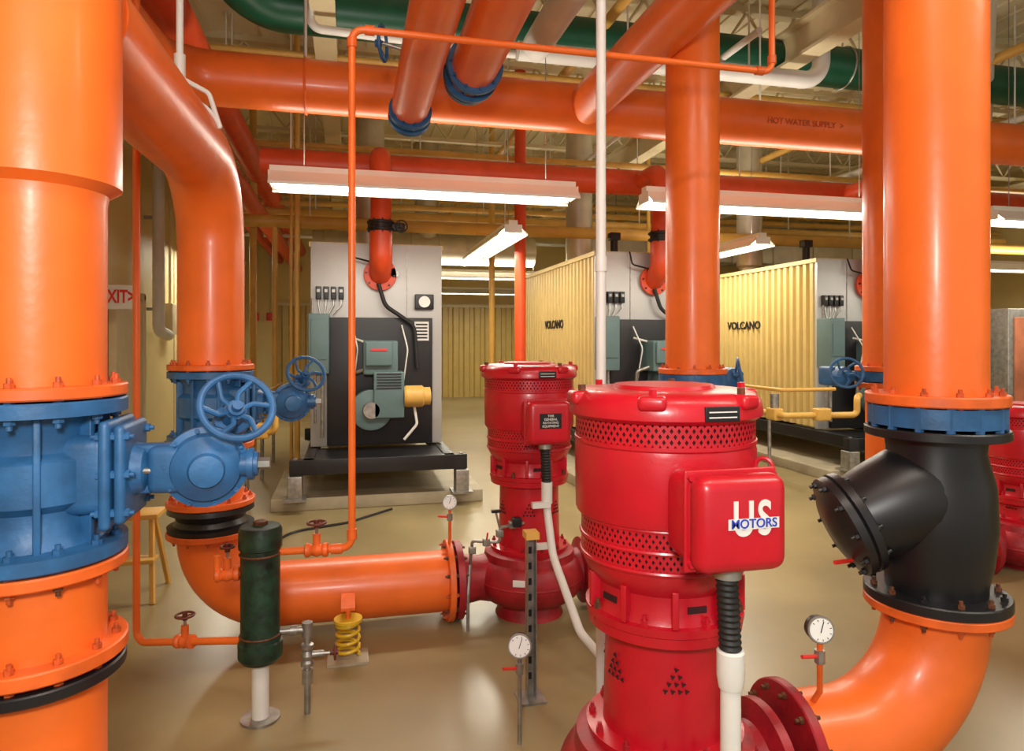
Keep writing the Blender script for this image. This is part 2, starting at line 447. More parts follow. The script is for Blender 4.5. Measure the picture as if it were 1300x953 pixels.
# overhead branch to second riser
o = Obj('orange_branch_pipe'); x2, y2 = -.708, 3.906; r = .158
o.tube([(NX, 2.1, 2.5), (x2, y2, 2.5), (x2, y2, 1.46)], .165, ORANGE, bend=.42, seg=56, nb=20)
o.flange((x2, y2, 1.455), (0, 0, 1), .215, .03, ORANGE2, 12, OBOLT)
o.lathe([(.735, r), (1.07, r)], (x2, y2, 0), (0, 0, 1), ORANGE, 48)
o.flange((x2, y2, 1.045), (0, 0, 1), .215, .03, ORANGE2, 12)
o.flange((x2, y2, .745), (0, 0, 1), .22, .03, ORANGE2, 12, OBOLT)
o.lathe([(.60, .21), (.625, .215), (.635, .185), (.66, .17), (.69, .185), (.70, .215), (.725, .21)], (x2, y2, 0), (0, 0, 1), BLACK, 48)
o.flange((x2, y2, .585), (0, 0, 1), .22, .03, ORANGE2, 12, OBOLT)
o.tube([(x2, y2, .60), (x2, y2, .225), (.545, 3.9, .22)], .168, ORANGE, bend=.34, seg=56, nb=16)
o.flange((.56, 3.9, .22), (1, 0, 0), .225, .035, ORANGE2, 12)
o.build()
gear_valve('blue_gate_valve', x2, y2, 1.065, 1.435, .165, 1, .1)

o = Obj('pipe_hanger_clevis')
yy = 3.28; xx = -.724
o.cyl((xx, yy, 2.80), (xx, yy, CEIL), .015, WHITE); o.cyl((xx, yy, 2.74), (xx, yy, 2.86), .024, WHITE)
o.tube([(xx + .172 * math.cos(a), yy, 2.5 + .172 * math.sin(a)) for a in [math.radians(165 - 7.5 * k) for k in range(21)]], .01, WHITE, seg=8)
o.tube([(xx + .166, yy, 2.55), (xx + .12, yy, 2.70), (xx, yy, 2.76), (xx - .12, yy, 2.70), (xx - .166, yy, 2.55)], .011, WHITE, bend=.04, seg=8)
o.build()

# ------------------------------------------------------------------ discharge risers
def elbow_valve(name, x, y, zb, zt):
    o = Obj(name)
    o.flange((x, y, zt - .015), (0, 0, 1), .212, .03, BLACK, 0)
    o.lathe([(zb, .15), (zb + .06, .15), (zb + .13, .165), (zb + .25, .178), (zb + .38, .172), (zt - .08, .145), (zt, .155)], (x, y, 0), (0, 0, 1), BLACK, 48)
    o.flange((x, y, zb + .015), (0, 0, 1), .215, .035, BLACK, 12, (RUST, BLACK))
    A = Vector((-.87, .27, -.41)).normalized(); c = Vector((x + .01, y, zb + .37))
    o.lathe([(-.15, .02), (-.13, .09), (-.08, .14), (0, .168), (.1, .17), (.2, .158), (.275, .142), (.285, .168), (.31, .171), (.314, .162), (.32, .169), (.345, .169), (.35, .14), (.368, .11), (.378, .02)], c, A, BLACK, 48)
    o.bolts(c + A * .318, A, .152, 10, .011, .08, BLACK)
    p = c + A * .36 + Vector((-.02, -.06, -.09))
    o.cyl(p + Vector((.03, 0, 0)), p + Vector((-.05, -.02, .005)), .007, SIGNRED, seg=8)
    return o.build()

def discharge(name, x, y, zc, px, r=.165):
    o = Obj(name)
    o.lathe([(1.40, r), (CEIL, r)], (x, y, 0), (0, 0, 1), ORANGE, 64)
    o.flange((x, y, 1.405), (0, 0, 1), .21, .035, ORANGE2, 12, OBOLT)
    o.flange((x, y, .725), (0, 0, 1), .215, .03, ORANGE2, 12)
    o.tube([(x, y, .73), (x, y, zc), (px, y, zc)], .158, ORANGE, bend=.38, seg=56, nb=18)
    o.flange((px, y, zc), (1, 0, 0), .2, .035, DRED, 12, RUST)
    return o.build()
def butterfly(name, x, y, gear=-1):
    o = Obj(name)
    o.lathe([(1.315, .17), (1.32, .208), (1.385, .208), (1.388, .17)], (x, y, 0), (0, 0, 1), BLUE, 48)
    o.bolts((x, y, 1.35), (0, 0, 1), .195, 12, .014, .09, BLUE)
    g = Vector((x, y + .05, 1.35)); A = Vector((gear, .35, 0)).normalized()
    o.cyl(g, g + A * .33, .035, BLUE); q = g + A * .34
    o.box(q, (.12, .16, .13), BLUE, .02)
    o.lathe([(0, .07), (.05, .065), (.07, .03)], q + Vector((0, -.07, 0)), (0, -1, 0), BLUE, 24)
    o.cyl(q + Vector((0, 0, .02)), q + Vector((gear * .02, -.17, .03)), .015, BLUE)
    o.wheel(q + Vector((gear * .02, -.16, .03)), (gear * .8 if gear > 0 else -.3, -.5, .2), .1, .01, BLUE)
    return o.build()
discharge('orange_discharge_riser_pipe', 1.905, 1.886, .32, 1.34, .152)
elbow_valve('black_check_valve', 1.905, 1.886, .742, 1.31)
o = Obj('blue_wafer_valve')
o.lathe([(1.315, .16), (1.32, .2), (1.383, .2), (1.386, .16)], (1.905, 1.886, 0), (0, 0, 1), BLUE, 48)
o.bolts((1.905, 1.886, 1.35), (0, 0, 1), .188, 14, .014, .085, BLUE)
o.cyl((2.08, 1.95, 1.35), (2.22, 2.02, 1.35), .03, BLUE); o.build()
discharge('orange_discharge_riser_pipe', 2.10, 3.90, .22, 1.42, .165)
elbow_valve('black_check_valve', 2.10, 3.90, .742, 1.31)
butterfly('blue_butterfly_valve', 2.10, 3.90, 1)
o = Obj('orange_suction_riser_pipe'); x, y = 3.57, 3.9
o.lathe([(1.40, .168), (CEIL, .168)], (x, y, 0), (0, 0, 1), ORANGE, 48)
o.flange((x, y, 1.405), (0, 0, 1), .215, .035, ORANGE2, 12)
o.flange((x, y, 1.295), (0, 0, 1), .215, .035, ORANGE2, 12)
o.tube([(x, y, 1.3), (x, y, .16), (4.25, y, .16)], .15, ORANGE, bend=.3, seg=40, nb=12)
o.build()
butterfly('blue_butterfly_valve', 3.57, 3.9, -1)

# ------------------------------------------------------------------ small bore piping
def handvalve(o, c, ax, m=ORANGE2, R=.03, up=(0, 0, 1), r=.02):
    c = Vector(c); A = Vector(ax).normalized(); U = Vector(up)
    o.lathe([(-.05, r), (-.045, r * 1.5), (-.03, r * 1.5), (-.02, r * 1.1), (0, r * 1.5), (.02, r * 1.1), (.03, r * 1.5), (.045, r * 1.5), (.05, r)], c, A, m, 16)
    o.cyl(c, c + U * .07, r * .8, m); o.cyl(c + U * .06, c + U * .12, .006, STEEL, seg=8)
    o.wheel(c + U * .115, up, R, .005, HWHEEL, 4, .006)
o = Obj('orange_small_bore_pipe')
o.tube([(2.05, 3.0, 4.6), (2.05, 3.0, 2.93), (.016, 3.0, 2.93), (.016, 3.0, .71), (-.30, 3.05, .70)], .0155, ORANGE, bend=.05, seg=14)
for p in ((.016, 3.0, 2.87), (.016, 3.0, .77), (2.05, 3.0, 2.99)): o.cyl((p[0], p[1], p[2] - .02), (p[0], p[1], p[2] + .02), .021, ORANGE2)
o.cyl((.07, 3.0, 2.93), (.11, 3.0, 2.93), .021, ORANGE2); o.cyl((1.96, 3.0, 2.93), (2.0, 3.0, 2.93), .021, ORANGE2)
o.cyl((.016 - .04, 3.0, .71), (-.07, 3.005, .71), .022, ORANGE2)
handvalve(o, (-.13, 3.022, .705), (1, -.1, 0), ORANGE2, .038)
o.cyl((2.05, 3.0, 4.6), (2.05, 3.0, CEIL), .0155, ORANGE)
o.build()
o = Obj('orange_vent_pipe')
o.tube([(-.945, 3.45, CEIL), (-.945, 3.45, .21), (-.44, 3.07, .33)], .0155, ORANGE, bend=.05, seg=14)
handvalve(o, (-.70, 3.265, .27), (.52, -.38, .1), ORANGE2, .038)
o.build()
o = Obj('air_separator_pot'); x, y = -.36, 3.05
o.lathe([(.24, .04), (.25, .075), (.27, .09), (.275, .09), (.33, .09), (.335, .082), (.36, .08), (.72, .08), (.725, .088), (.80, .088), (.815, .08), (.82, .03)], (x, y, 0), (0, 0, 1), DGREEN, 36)
for z in (.36, .70): o.torus((x, y, z), (0, 0, 1), .081, .005, RUST, 36, 6)
o.lathe([(.82, .03), (.835, .03), (.84, .015)], (x, y, 0), (0, 0, 1), RUST, 6)
o.cyl((x, y, 0), (x, y, .25), .035, WHITE); o.cyl((x, y, 0), (x, y, .01), .08, STEEL)
o.tube([(x - .06, y, .62), (x - .17, y, .62), (x - .17, y, .7)], .014, ORANGE, bend=.03); handvalve(o, (x - .13, y, .62), (1, 0, 0), ORANGE2, .026)
o.tube([(x + .07, y, .36), (x + .19, y, .36), (x + .19, y, 0)], .014, STEEL, bend=.03)
handvalve(o, (x + .19, y, .25), (0, 0, 1), STEEL, .03, up=(1, 0, 0), r=.018)
for z in (.36, .16): o.cyl((x + .19, y, z - .03), (x + .19, y, z + .03), .022, STEEL)
o.cyl((x + .12, y, .36), (x + .15, y, .36), .022, STEEL)
o.build()
o = Obj('spring_isolator'); x, y = .0, 3.52
o.box((x, y, .006), (.2, .16, .012), CONC)
pts = [(x + .055 * math.cos(t * .5), y + .055 * math.sin(t * .5), .022 + t * .5 / (2 * math.pi) * .042) for t in range(0, 51)]
o.tube(pts, .009, COIL, seg=8)
o.cyl((x, y, .19), (x, y, .205), .07, COIL); o.cyl((x, y, .2), (x, y, .25), .012, ORANGE2); o.box((x, y + .1, .25), (.07, .22, .015), ORANGE2)
o.build()

o = Obj('white_conduit')
o.cyl((.975, 2.55, .0), (.975, 2.55, CEIL), .0195, WHITE)
for z in (1.9, 3.1): o.cyl((.975, 2.55, z - .03), (.975, 2.55, z + .03), .024, WHITE)
o.build()
o = Obj('white_flexible_conduit')
o.tube([(1.04, 3.53, .825), (1.04, 3.53, .70), (1.05, 3.45, .46), (1.08, 3.1, .2), (1.2, 2.8, .06), (1.35, 2.7, .05)], .021, WHITE, bend=.15)
o.cyl((1.04, 3.53, .72), (1.04, 3.53, .835), .03, WHITE)
for z in (.5, .72): o.box((1.0, 3.5, z), (.1, .03, .03), WHITE)
o.build()
o = Obj('white_flexible_conduit')
o.tube([(.92, 1.516, .83), (.92, 1.516, .35), (.92, 1.36, .02)], .025, WHITE, bend=.1); o.lathe([(.74, .029), (.77, .034), (.83, .034), (.835, .03)], (.92, 1.516, 0), (0, 0, 1), WHITE, 20)
o.build()
o = Obj('strut_channel_post')
for dx, dy, sx, sy in ((0, 0, .041, .004), (-.019, -.02, .004, .041), (.019, -.02, .004, .041)):
    o.box((.79 + dx, 2.95 + dy, .36), (sx, sy, .72), STEEL)
o.box((.79, 2.94, .005), (.12, .12, .01), STEEL); o.box((.79, 2.93, .735), (.06, .07, .03), YELLOW)
for i in range(9): o.box((.79, 2.946, .1 + i * .07), (.014, .003, .03), BLACK)
o.build()

def gauge(name, c, base, r=.045, m=STEEL, facing=(-.25, -1, .15)):
    o = Obj(name); c = Vector(c); A = Vector(facing).normalized()
    o.lathe([(-.03, r * .8), (-.025, r), (.0, r), (.004, r * 1.05), (.01, r * 1.05), (.011, r * .92)], c, A, BLACK, 32)
    o.torus(c + A * .008, A, r * 1.0, .004, STEEL, 32, 6)
    o.lathe([(.0112, r * .93), (.0122, r * .93)], c, A, GLASSW, 32)
    F = frame(A)
    for i in range(9):
        a = math.radians(-130 + i * 32)
        d = F @ Vector((math.cos(a), math.sin(a), 0))
        o.cyl(c + A * .0128 + d * r * .7, c + A * .0128 + d * r * .85, .0012, BLACK, seg=5)
    d = F @ Vector((.5, .8, 0)).normalized()
    o.cyl(c + A * .0135 - d * r * .2, c + A * .0135 + d * r * .7, .0015, BLACK, seg=5)
    o.tube([c - Vector((0, 0, r)), Vector((c.x, c.y, base[2] + .06)) if abs(base[0] - c.x) < .01 else c - Vector((0, 0, r + .06)), base], .009, m, seg=10)
    k = c - Vector((0, 0, r + .045))
    o.cyl(k - Vector((.0, 0, .02)), k + Vector((0, 0, .02)), .016, STEEL, seg=8)
    o.cyl(k, k + Vector((-.07, -.01, .01)), .006, SIGNRED, seg=8)
    return o.build()
gauge('pressure_gauge', (.66, 2.62, .39), (.66, 2.62, 0))
gauge('pressure_gauge', (1.41, 1.82, .71), (1.41, 1.86, .46), .038, ORANGE2)
gauge('pressure_gauge', (.56, 3.84, .68), (.56, 3.87, .42), .038, ORANGE2)
gauge('pressure_gauge', (1.63, 3.7, .55), (1.63, 3.8, .36), .038, ORANGE2)

o = Obj('pump_seal_piping')
o.tube([(.66, 3.75, .35), (.66, 3.68, .50), (.80, 3.62, .50), (.80, 3.62, .58), (.95, 3.68, .58)], .009, STEEL, bend=.02, seg=8)
for p in ((.66, 3.68, .45), (.73, 3.64, .50), (.80, 3.62, .55), (.88, 3.66, .58)): o.box(p, (.04, .03, .04), STEEL, .006)
o.cyl((.73, 3.64, .5), (.73, 3.60, .56), .005, SIGNRED); o.box((.9, 3.64, .60), (.05, .05, .05), BLACK, .006)
o.tube([(.80, 3.62, .58), (.78, 3.62, .66)], .006, STEEL, seg=6); o.box((.78, 3.62, .67), (.05, .02, .015), BLACK)
o.tube([(.66, 3.75, .35), (.64, 3.7, .2), (.64, 3.7, 0)], .009, STEEL, bend=.02, seg=8)
o.build()

# ------------------------------------------------------------------ overhead pipes
def hpipe(name, pts, r, m, bend=.3, seg=40, rods=()):
    o = Obj(name); o.tube(pts, r, m, bend=bend, seg=seg, nb=12)
    for (x, y, z) in rods:
        o.cyl((x, y, z + r), (x, y, CEIL), .009, WHITE, seg=8)
    return o
o = hpipe('orange_header_pipe', [(-1.5, 2.4, 3.45), (-1.27, 5.2, 3.45), (13.9, 5.2, 3.45)], .19, ORANGE, bend=.4, rods=[(-.3, 5.2, 3.45), (2.6, 5.2, 3.45), (5.2, 5.2, 3.45), (8, 5.2, 3.45)])
for x in (-.3, 2.6, 5.2, 8): o.torus((x, 5.2, 3.45), (1, 0, 0), .195, .01, ORANGE2, 40, 6)
hd = o.build()
text(hd, 'pipe_stencil', 'HOT WATER SUPPLY  >', .07, (3.75, 5.2 - .193, 3.42), '-y', OBOLT)
o = hpipe('orange_overhead_pipe', [(.37, -2, 3.17), (.41, 4.72, 3.17)], .125, ORANGE)
o.flange((.41, 4.66, 3.15), (0, 1, -.3), .145, .04, BLUE, 10, BLUE); o.flange((.41, 4.73, 3.13), (0, 1, -.3), .145, .04, BLUE, 10, BLUE); o.lathe([(0, .13), (.03, .12), (.06, .07)], (.41, 4.74, 3.125), (0, 1, -.3), BLUE, 36)
for y in (1.5, 4.2): o.cyl((.4, y, 3.28), (.4, y, CEIL), .009, WHITE)
o.build()
o = hpipe('orange_overhead_pipe', [(.66, -2, 3.22), (.73, 4.10, 3.22)], .138, ORANGE)
o.flange((.73, 3.98, 3.22), (0, 1, 0), .17, .035, BLUE, 10, BLUE); o.flange((.73, 4.12, 3.22), (0, 1, 0), .17, .035, BLUE, 10, BLUE)
o.lathe([(-.1, .15), (.05, .13), (.08, .12), (.1, .15), (.14, .15)], (.73, 4.1, 3.22), (0, 1, 0), BLUE, 36)
for y in (1.5, 3.6): o.cyl((.7, y, 3.35), (.7, y, CEIL), .009, WHITE)
o.wheel((.2, 4.1, 3.35), (1, -.3, 0), .1, .01, BLUE); o.cyl((.2, 4.1, 3.35), (.6, 4.06, 3.25), .012, STEEL)
o.build()
o = hpipe('orange_overhead_branch_pipe', [(1.83, 0, 3.45), (1.83, 5.2, 3.45)], .155, ORANGE, rods=[(1.83, 1.2, 3.45)])
o.build()
o = hpipe('white_overhead_pipe', [(1.53, -2, 4.05), (1.53, 5.5, 4.05)], .12, WHITE, rods=[(1.53, 2, 4.05), (1.53, 4.5, 4.05)]); o.build()
o = hpipe('white_overhead_pipe', [(1.4, 5.62, 4.05), (4.37, 5.62, 4.05), (4.37, 5.62, CEIL)], .08, WHITE, bend=.2, rods=[(x, 5.62, 4.05) for x in (2.4, 3.6)]); o.build()
o = hpipe('white_overhead_pipe', [(-.3, 5.75, CEIL), (-.3, 5.75, 4.12), (1.4, 5.7, 4.05)], .035, WHITE, bend=.1, seg=16, rods=[(.6, 5.72, 4.08)]); o.build()
o = hpipe('white_overhead_pipe', [(5.4, 4.8, 4.6), (9.5, 8.5, 4.0)], .07, WHITE, rods=[(7.45, 6.65, 4.3)]); o.build()
o = hpipe('green_header_pipe', [(-.95, 4.9, CEIL), (-.95, 6.1, 4.42), (13.9, 6.1, 4.42)], .2, GREEN, bend=.45, rods=[(x, 6.1, 4.42) for x in (.6, 2.9, 5, 7.5)])
for x in (.6, 2.9, 5, 7.5): o.torus((x, 6.1, 4.42), (1, 0, 0), .205, .012, STEEL, 40, 6)
o.build()
o = hpipe('red_header_pipe', [(-.9, 7.7, 3.5), (13.9, 7.7, 3.5)], .15, RORANGE, rods=[(x, 7.7, 3.5) for x in (-.6, 1.8, 4.8, 7.5)]); o.build()
for x, z, r in ((-1.24, 3.95, .15), (-1.30, 3.48, .12), (-1.75, 3.7, .1)):
    o = hpipe('red_long_main_pipe', [(x, -2, z), (x, 18.95, z)], r, RORANGE, rods=[(x, y, z) for y in (4, 8, 12, 16)]); o.build()
o = hpipe('yellow_gas_main_pipe', [(-1.6, 9.6, 3.18), (13, 9.6, 3.18)], .085, YELLOW, rods=[(x, 9.6, 3.18) for x in (-.5, 2.2, 5, 8)]); o.build()
o = hpipe('yellow_gas_main_pipe', [(-1.6, 11.2, 3.6), (13, 11.2, 3.6)], .06, YELLOW, rods=[(x, 11.2, 3.6) for x in (-.5, 2.2, 5, 8)]); o.build()
for i, (y, z, r) in enumerate(((6.9, 4.35, .035), (7.3, 4.2, .025), (8.8, 4.0, .04), (10, 4.3, .03), (12, 3.9, .05), (5.9, 3.85, .02), (13.2, 4.3, .06), (14.5, 3.7, .04))):
    o = hpipe('ceiling_conduit', [(-2.3, y, z), (13.8, y, z)], r, WHITE if i % 2 else YELLOW, seg=12, rods=[(x, y, z) for x in (0.9, 3.9, 7)]); o.build()
for i, (x, z, r) in enumerate(((2.3, 4.5, .05), (3.3, 4.15, .03), (6.4, 4.45, .05), (7.4, 4.1, .04), (9.4, 4.3, .06))):
    o = hpipe('ceiling_conduit', [(x, 5, z), (x, 18.5, z)], r, WHITE if i % 2 else YELLOW, seg=12, rods=[(x, y, z) for y in (7, 11, 15)]); o.build()
for nm, x, y, r, m, z0 in (('red_drop_pipe', 2.2, 8.7, .075, RORANGE, 0), ('yellow_drop_pipe', -.55, 7.95, .03, YELLOW, .12), ('yellow_drop_pipe', -.64, 8.3, .02, YELLOW, .12),
                            ('yellow_drop_pipe', 2.3, 11, .05, YELLOW, 0), ('yellow_drop_pipe', 4.9, 10.6, .03, YELLOW, 0), ('yellow_drop_pipe', -1.3, 10.2, .05, YELLOW, 0)):
    o = Obj(nm); o.cyl((x, y, z0), (x, y, CEIL), r, m, seg=16); o.cyl((x, y, z0), (x, y, z0 + .02), r * 1.8, m, seg=16); o.build()

# ------------------------------------------------------------------ boilers
def boiler(x0, w=1.35, L=3.2, first=False):
    o = Obj('boiler'); yf = 7.3; zb = .5; zt = 2.6; xc = x0 + w / 2
    o.box((xc, yf + L / 2, (zb + zt) / 2), (w - .14, L - .04, zt - zb - .02), CORR)
    corrugated(o, (x0 + .05, yf + L, 0), (x0 + .05, yf + .02, 0), zb + .02, zt - .04, CORR, .15, .045, -1 if False else 1 * (1 if True else -1)) if False else None
    # left cladding: ribs toward -x ; right cladding: ribs toward +x
    corrugated(o, (x0 + .05, yf + .02, 0), (x0 + .05, yf + L, 0), zb + .02, zt - .04, CORR, .13, .045, -1)
    corrugated(o, (x0 + w - .05, yf + .02, 0), (x0 + w - .05, yf + L, 0), zb + .02, zt - .04, CORR, .13, .045, 1)
    o.box((xc, yf + L / 2, zt - .02), (w + .03, L + .02, .05), CORR)
    o.box((xc, yf + .01, (zb + zt) / 2), (w, .05, zt - zb), SILVER, .006)
    o.box((x0 + w / 2 + .03, yf - .03, 1.17), (w * .8, .06, 1.32), BLACK, .008)
    for xx in (x0 + .42, x0 + .98): o.box((xx, yf - .02, 2.2), (.006, .01, .75), STEEL)
    for xx in (x0 + .02, x0 + w - .02): o.box((xx, yf + L / 2 - .3, .42), (.1, L + .9, .14), BLACK, .004)
    for yy in (yf - .7, yf + L / 2, yf + L): o.box((xc, yy, .42), (w + .3, .1, .14), BLACK, .004)
    o.box((xc, yf - .35, .47), (w, .7, .02), BLACK)
    for xx in (x0 - .1, x0 + w + .1):
        for yy in (yf - .7, yf + L):
            o.box((xx, yy, .235), (.13, .16, .22), STEEL, .01); o.box((xx, yy, .13), (.2, .24, .02), STEEL)
            o.cyl((xx, yy, .3), (xx, yy, .5), .02, STEEL, seg=10)
    o.box((x0 + .09, yf - .14, 1.56), (.2, .26, .6), TEAL, .01); o.box((x0 + .09, yf - .275, 1.6), (.15, .01, .4), TEAL, .004)
    o.cyl((x0 + .12, yf - .1, 1.28), (x0 + .12, yf - .1, .6), .02, STEEL, seg=10); o.cyl((x0 + .05, yf - .1, 1.28), (x0 + .05, yf - .1, .75), .014, STEEL, seg=10)
    o.cyl((x0 + .02, yf - .1, 1.86), (x0 + .02, yf - .1, 2.02), .012, STEEL, seg=8)
    for i in range(4):
        o.box((x0 + .08 + i * .075, yf - .04, 2.08), (.055, .07, .13), BLACK, .006)
        o.box((x0 + .08 + i * .075, yf - .078, 2.1), (.03, .006, .03), STEEL)
        o.tube([(x0 + .08 + i * .075, yf - .04, 2.02), (x0 + .08 + i * .075, yf - .05, 1.95), (x0 + .1 + i * .04, yf - .06, 1.86)], .009, STEEL, seg=6)
    bx = x0 + .72
    o.box((bx - .03, yf - .22, 1.42), (.34, .40, .34), TEAL, .02); o.box((bx - .05, yf - .44, 1.46), (.26, .05, .24), TEAL, .015)
    o.box((bx - .05, yf - .468, 1.5), (.16, .01, .02), SIGNRED)
    o.box((bx + .05, yf - .24, 1.05), (.30, .40, .46), TEAL, .015)
    for i in range(6): o.box((bx + .05, yf - .445, 1.12 + i * .028), (.24, .01, .01), BLACK)
    o.lathe([(-.1, .17), (-.09, .2), (.07, .2), (.08, .17)], (bx - .12, yf - .32, .90), (0, -1, 0), TEAL, 40)
    o.lathe([(.08, .09), (.12, .08)], (bx - .12, yf - .32, .90), (0, -1, 0), STEEL, 32)
    o.lathe([(0, .1), (.02, .11), (.18, .11), (.2, .09), (.26, .09), (.27, .05)], (bx + .2, yf - .38, 1.03), (1, 0, 0), YELLOW, 28)
    o.tube([(bx - .18, yf - .3, 1.3), (bx - .32, yf - .25, 1.25), (bx - .32, yf - .2, .75)], .02, STEEL, bend=.05, seg=10)
    o.tube([(bx - .3, yf - .12, 1.62), (bx - .2, yf - .25, 1.58)], .012, WHITE, seg=8)
    o.tube([(bx + .3, yf - .38, .95), (bx + .33, yf - .4, .75), (bx + .2, yf - .4, .6)], .014, WHITE, bend=.06, seg=8)
    for dx in (-.3, .2): o.tube([(bx + dx, yf - .1, 1.75), (bx + dx + .05, yf - .25, 1.5), (bx + dx, yf - .2, 1.1)], .008, WHITE, bend=.1, seg=6)
    o.box((x0 + 1.13, yf - .065, 1.69), (.15, .01, .2), WHITE)
    for i in range(5): o.box((x0 + 1.13, yf - .072, 1.76 - i * .035), (.12, .004, .016), BLACK)
    o.box((x0 + 1.16, yf - .04, 2.0), (.2, .05, .16), BLACK, .01); o.cyl((x0 + 1.16, yf - .06, 2.0), (x0 + 1.16, yf - .075, 2.0), .06, GLASSW)
    o.lathe([(0, .03), (.02, .035), (.03, .05), (.05, .05)], (x0 + .85, yf - .02, 2.3), (0, -1, 0), STEEL, 20)
    px = x0 + .70
    o.tube([(px, yf - .22, 2.78), (px, yf - .22, 2.40), (px, yf - .03, 2.28)], .115, RORANGE, bend=.17, seg=28)
    o.tube([(px, yf + .4, 3.5), (px, yf - .22, 3.5), (px, yf - .22, 2.8)], .105, RORANGE, bend=.18, seg=28)
    o.flange((px, yf - .22, 2.72), (0, 0, 1), .14, .025, BLACK, 8, BLACK); o.flange((px, yf - .22, 2.79), (0, 0, 1), .14, .025, BLACK, 8, BLACK)
    o.cyl((px, yf - .22, 2.70), (px, yf - .22, 2.81), .12, BLACK); o.box((px + .17, yf - .22, 2.75), (.14, .1, .08), BLACK, .01); o.wheel((px + .2, yf - .3, 2.75), (0, -1, 0), .06, .007, BLACK, 4, .01)
    o.flange((px, yf - .05, 2.28), (0, 1, 0), .17, .04, RORANGE, 8, BLACK)
    o.tube([(px - .02, yf - .1, 2.18), (px + .05, yf - .12, 1.95), (px + .35, yf - .1, 1.75), (px + .38, yf - .1, 1.3)], .022, RUBBER, bend=.15, seg=10)
    o.tube([(px - .3, yf - .05, 2.6), (px - .3, yf - .12, 2.45), (px - .1, yf - .14, 2.4)], .01, BLACK, bend=.04, seg=6)
    o.lathe([(2.6, .16), (2.75, .16), (2.78, .2), (CEIL, .2)], (xc, yf + L - .7, 0), (0, 0, 1), DUCT, 32)
    o.cyl((xc, yf + 1.1, 2.58), (xc, yf + 1.1, 2.9), .05, BLACK); o.box((xc, yf + 1.1, 2.95), (.14, .12, .1), BLACK, .01)
    ob = o.build(20)
    if not first:
        text(ob, 'side_lettering', 'VOLCANO', .15, (x0 + .001, yf + 1.6, 1.80), '-x', BLACK, ext=.004, sx=1.15, fat=.03)
    return ob
for i, bx in enumerate((-.375, 2.72, 5.61)):
    p = Obj('concrete_equipment_pad'); p.box((bx + .675, 8.7, .06), (2.0, 4.1, .12), CONC, .01); p.build()
    boiler(bx, first=(i == 0))

def gastrain(x, w=.85, r=.035):
    o = Obj('yellow_gas_train')
    o.tube([(x, 9.5, .75), (x, 6.7, .75), (x + w, 6.6, .75), (x + w, 6.6, .95), (x + w + .2, 6.8, .95)], r, YELLOW, bend=.06, seg=14)
    o.tube([(x + .1, 9.5, 1.02), (x + .1, 6.9, 1.02), (x + w - .05, 6.9, 1.02)], .022, YELLOW, bend=.05, seg=12)
    for y in (6.9, 7.7, 8.5): o.box((x, y, .75), (.12, .18, .14), YELLOW, .02); o.cyl((x, y, .8), (x, y, .98), .05, STEEL, seg=16)
    o.box((x + w / 2, 6.65, .76), (.18, .12, .14), YELLOW, .02)
    for y in (7.0, 8.2, 9.4): o.cyl((x, y, 0), (x, y, .72), .02, STEEL, seg=10)
    o.tube([(x, 9.5, .75), (x, 9.6, .75), (x, 9.6, 3.15)], .035, YELLOW, bend=.05, seg=12)
    return o.build()
gastrain(4.75); gastrain(-.95, .3, .03)

o = Obj('ventilation_duct')
o.cyl((-.6, 12.5, 3.25), (3.4, 12.5, 3.25), .28, DUCT, seg=36)
for i in range(8): o.torus((-.4 + i * .5, 12.5, 3.25), (1, 0, 0), .285, .012, DUCT, 36, 6)
o.tube([(1.4, 12.5, 3.2), (1.4, 12.5, CEIL)], .22, DUCT, seg=32)
o.cyl((-.3, 12.5, 3.2), (-.3, 12.5, CEIL), .008, STEEL); o.build()
o = Obj('ventilation_duct')
o.box((8, 13.5, 3.5), (7, .8, .5), DUCT, .01); [o.box((5 + i, 13.5, 3.5), (.04, .86, .56), DUCT) for i in range(7)]
for x in (5.5, 10.5): o.cyl((x, 13.5, 3.7), (x, 13.5, CEIL), .01, STEEL)
o.build()

o = Obj('control_cabinet')
o.box((7.65, 6.3, 1.0), (1.0, .4, 1.9), STEEL, .01)
o.box((7.65, 6.09, 1.35), (.86, .02, 1.0), CAB, .004); o.box((7.65, 6.075, 1.35), (.03, .02, 1.0), STEEL)
o.box((7.65, 6.3, .025), (1.04, .42, .05), BLACK); o.build()
o = Obj('control_cabinet')
o.box((9.3, 7.6, 1.0), (.8, .4, 1.95), TEAL, .01); o.box((9.3, 7.39, 1.2), (.7, .02, 1.3), TEAL, .005); o.box((9.3, 7.6, .02), (.84, .44, .04), BLACK); o.build()

o = Obj('wooden_step_stool'); x, y = -1.35, 4.7
for sx in (-1, 1):
    o.tube([(x + sx * .2, y - .18, 0), (x + sx * .15, y, .5)], .018, YELLOW, seg=6); o.tube([(x + sx * .2, y + .2, 0), (x + sx * .15, y + .05, .5)], .018, YELLOW, seg=6)
o.box((x, y, .51), (.42, .22, .03), YELLOW, .005); o.box((x, y - .1, .25), (.4, .12, .025), YELLOW, .005); o.build()
o = Obj('power_cable'); o.tube([(-.6, 5.0, .012), (-.5, 5.9, .012), (.0, 6.1, .012), (.4, 6.5, .012)], .01, BLACK, bend=.3, seg=6); o.build()

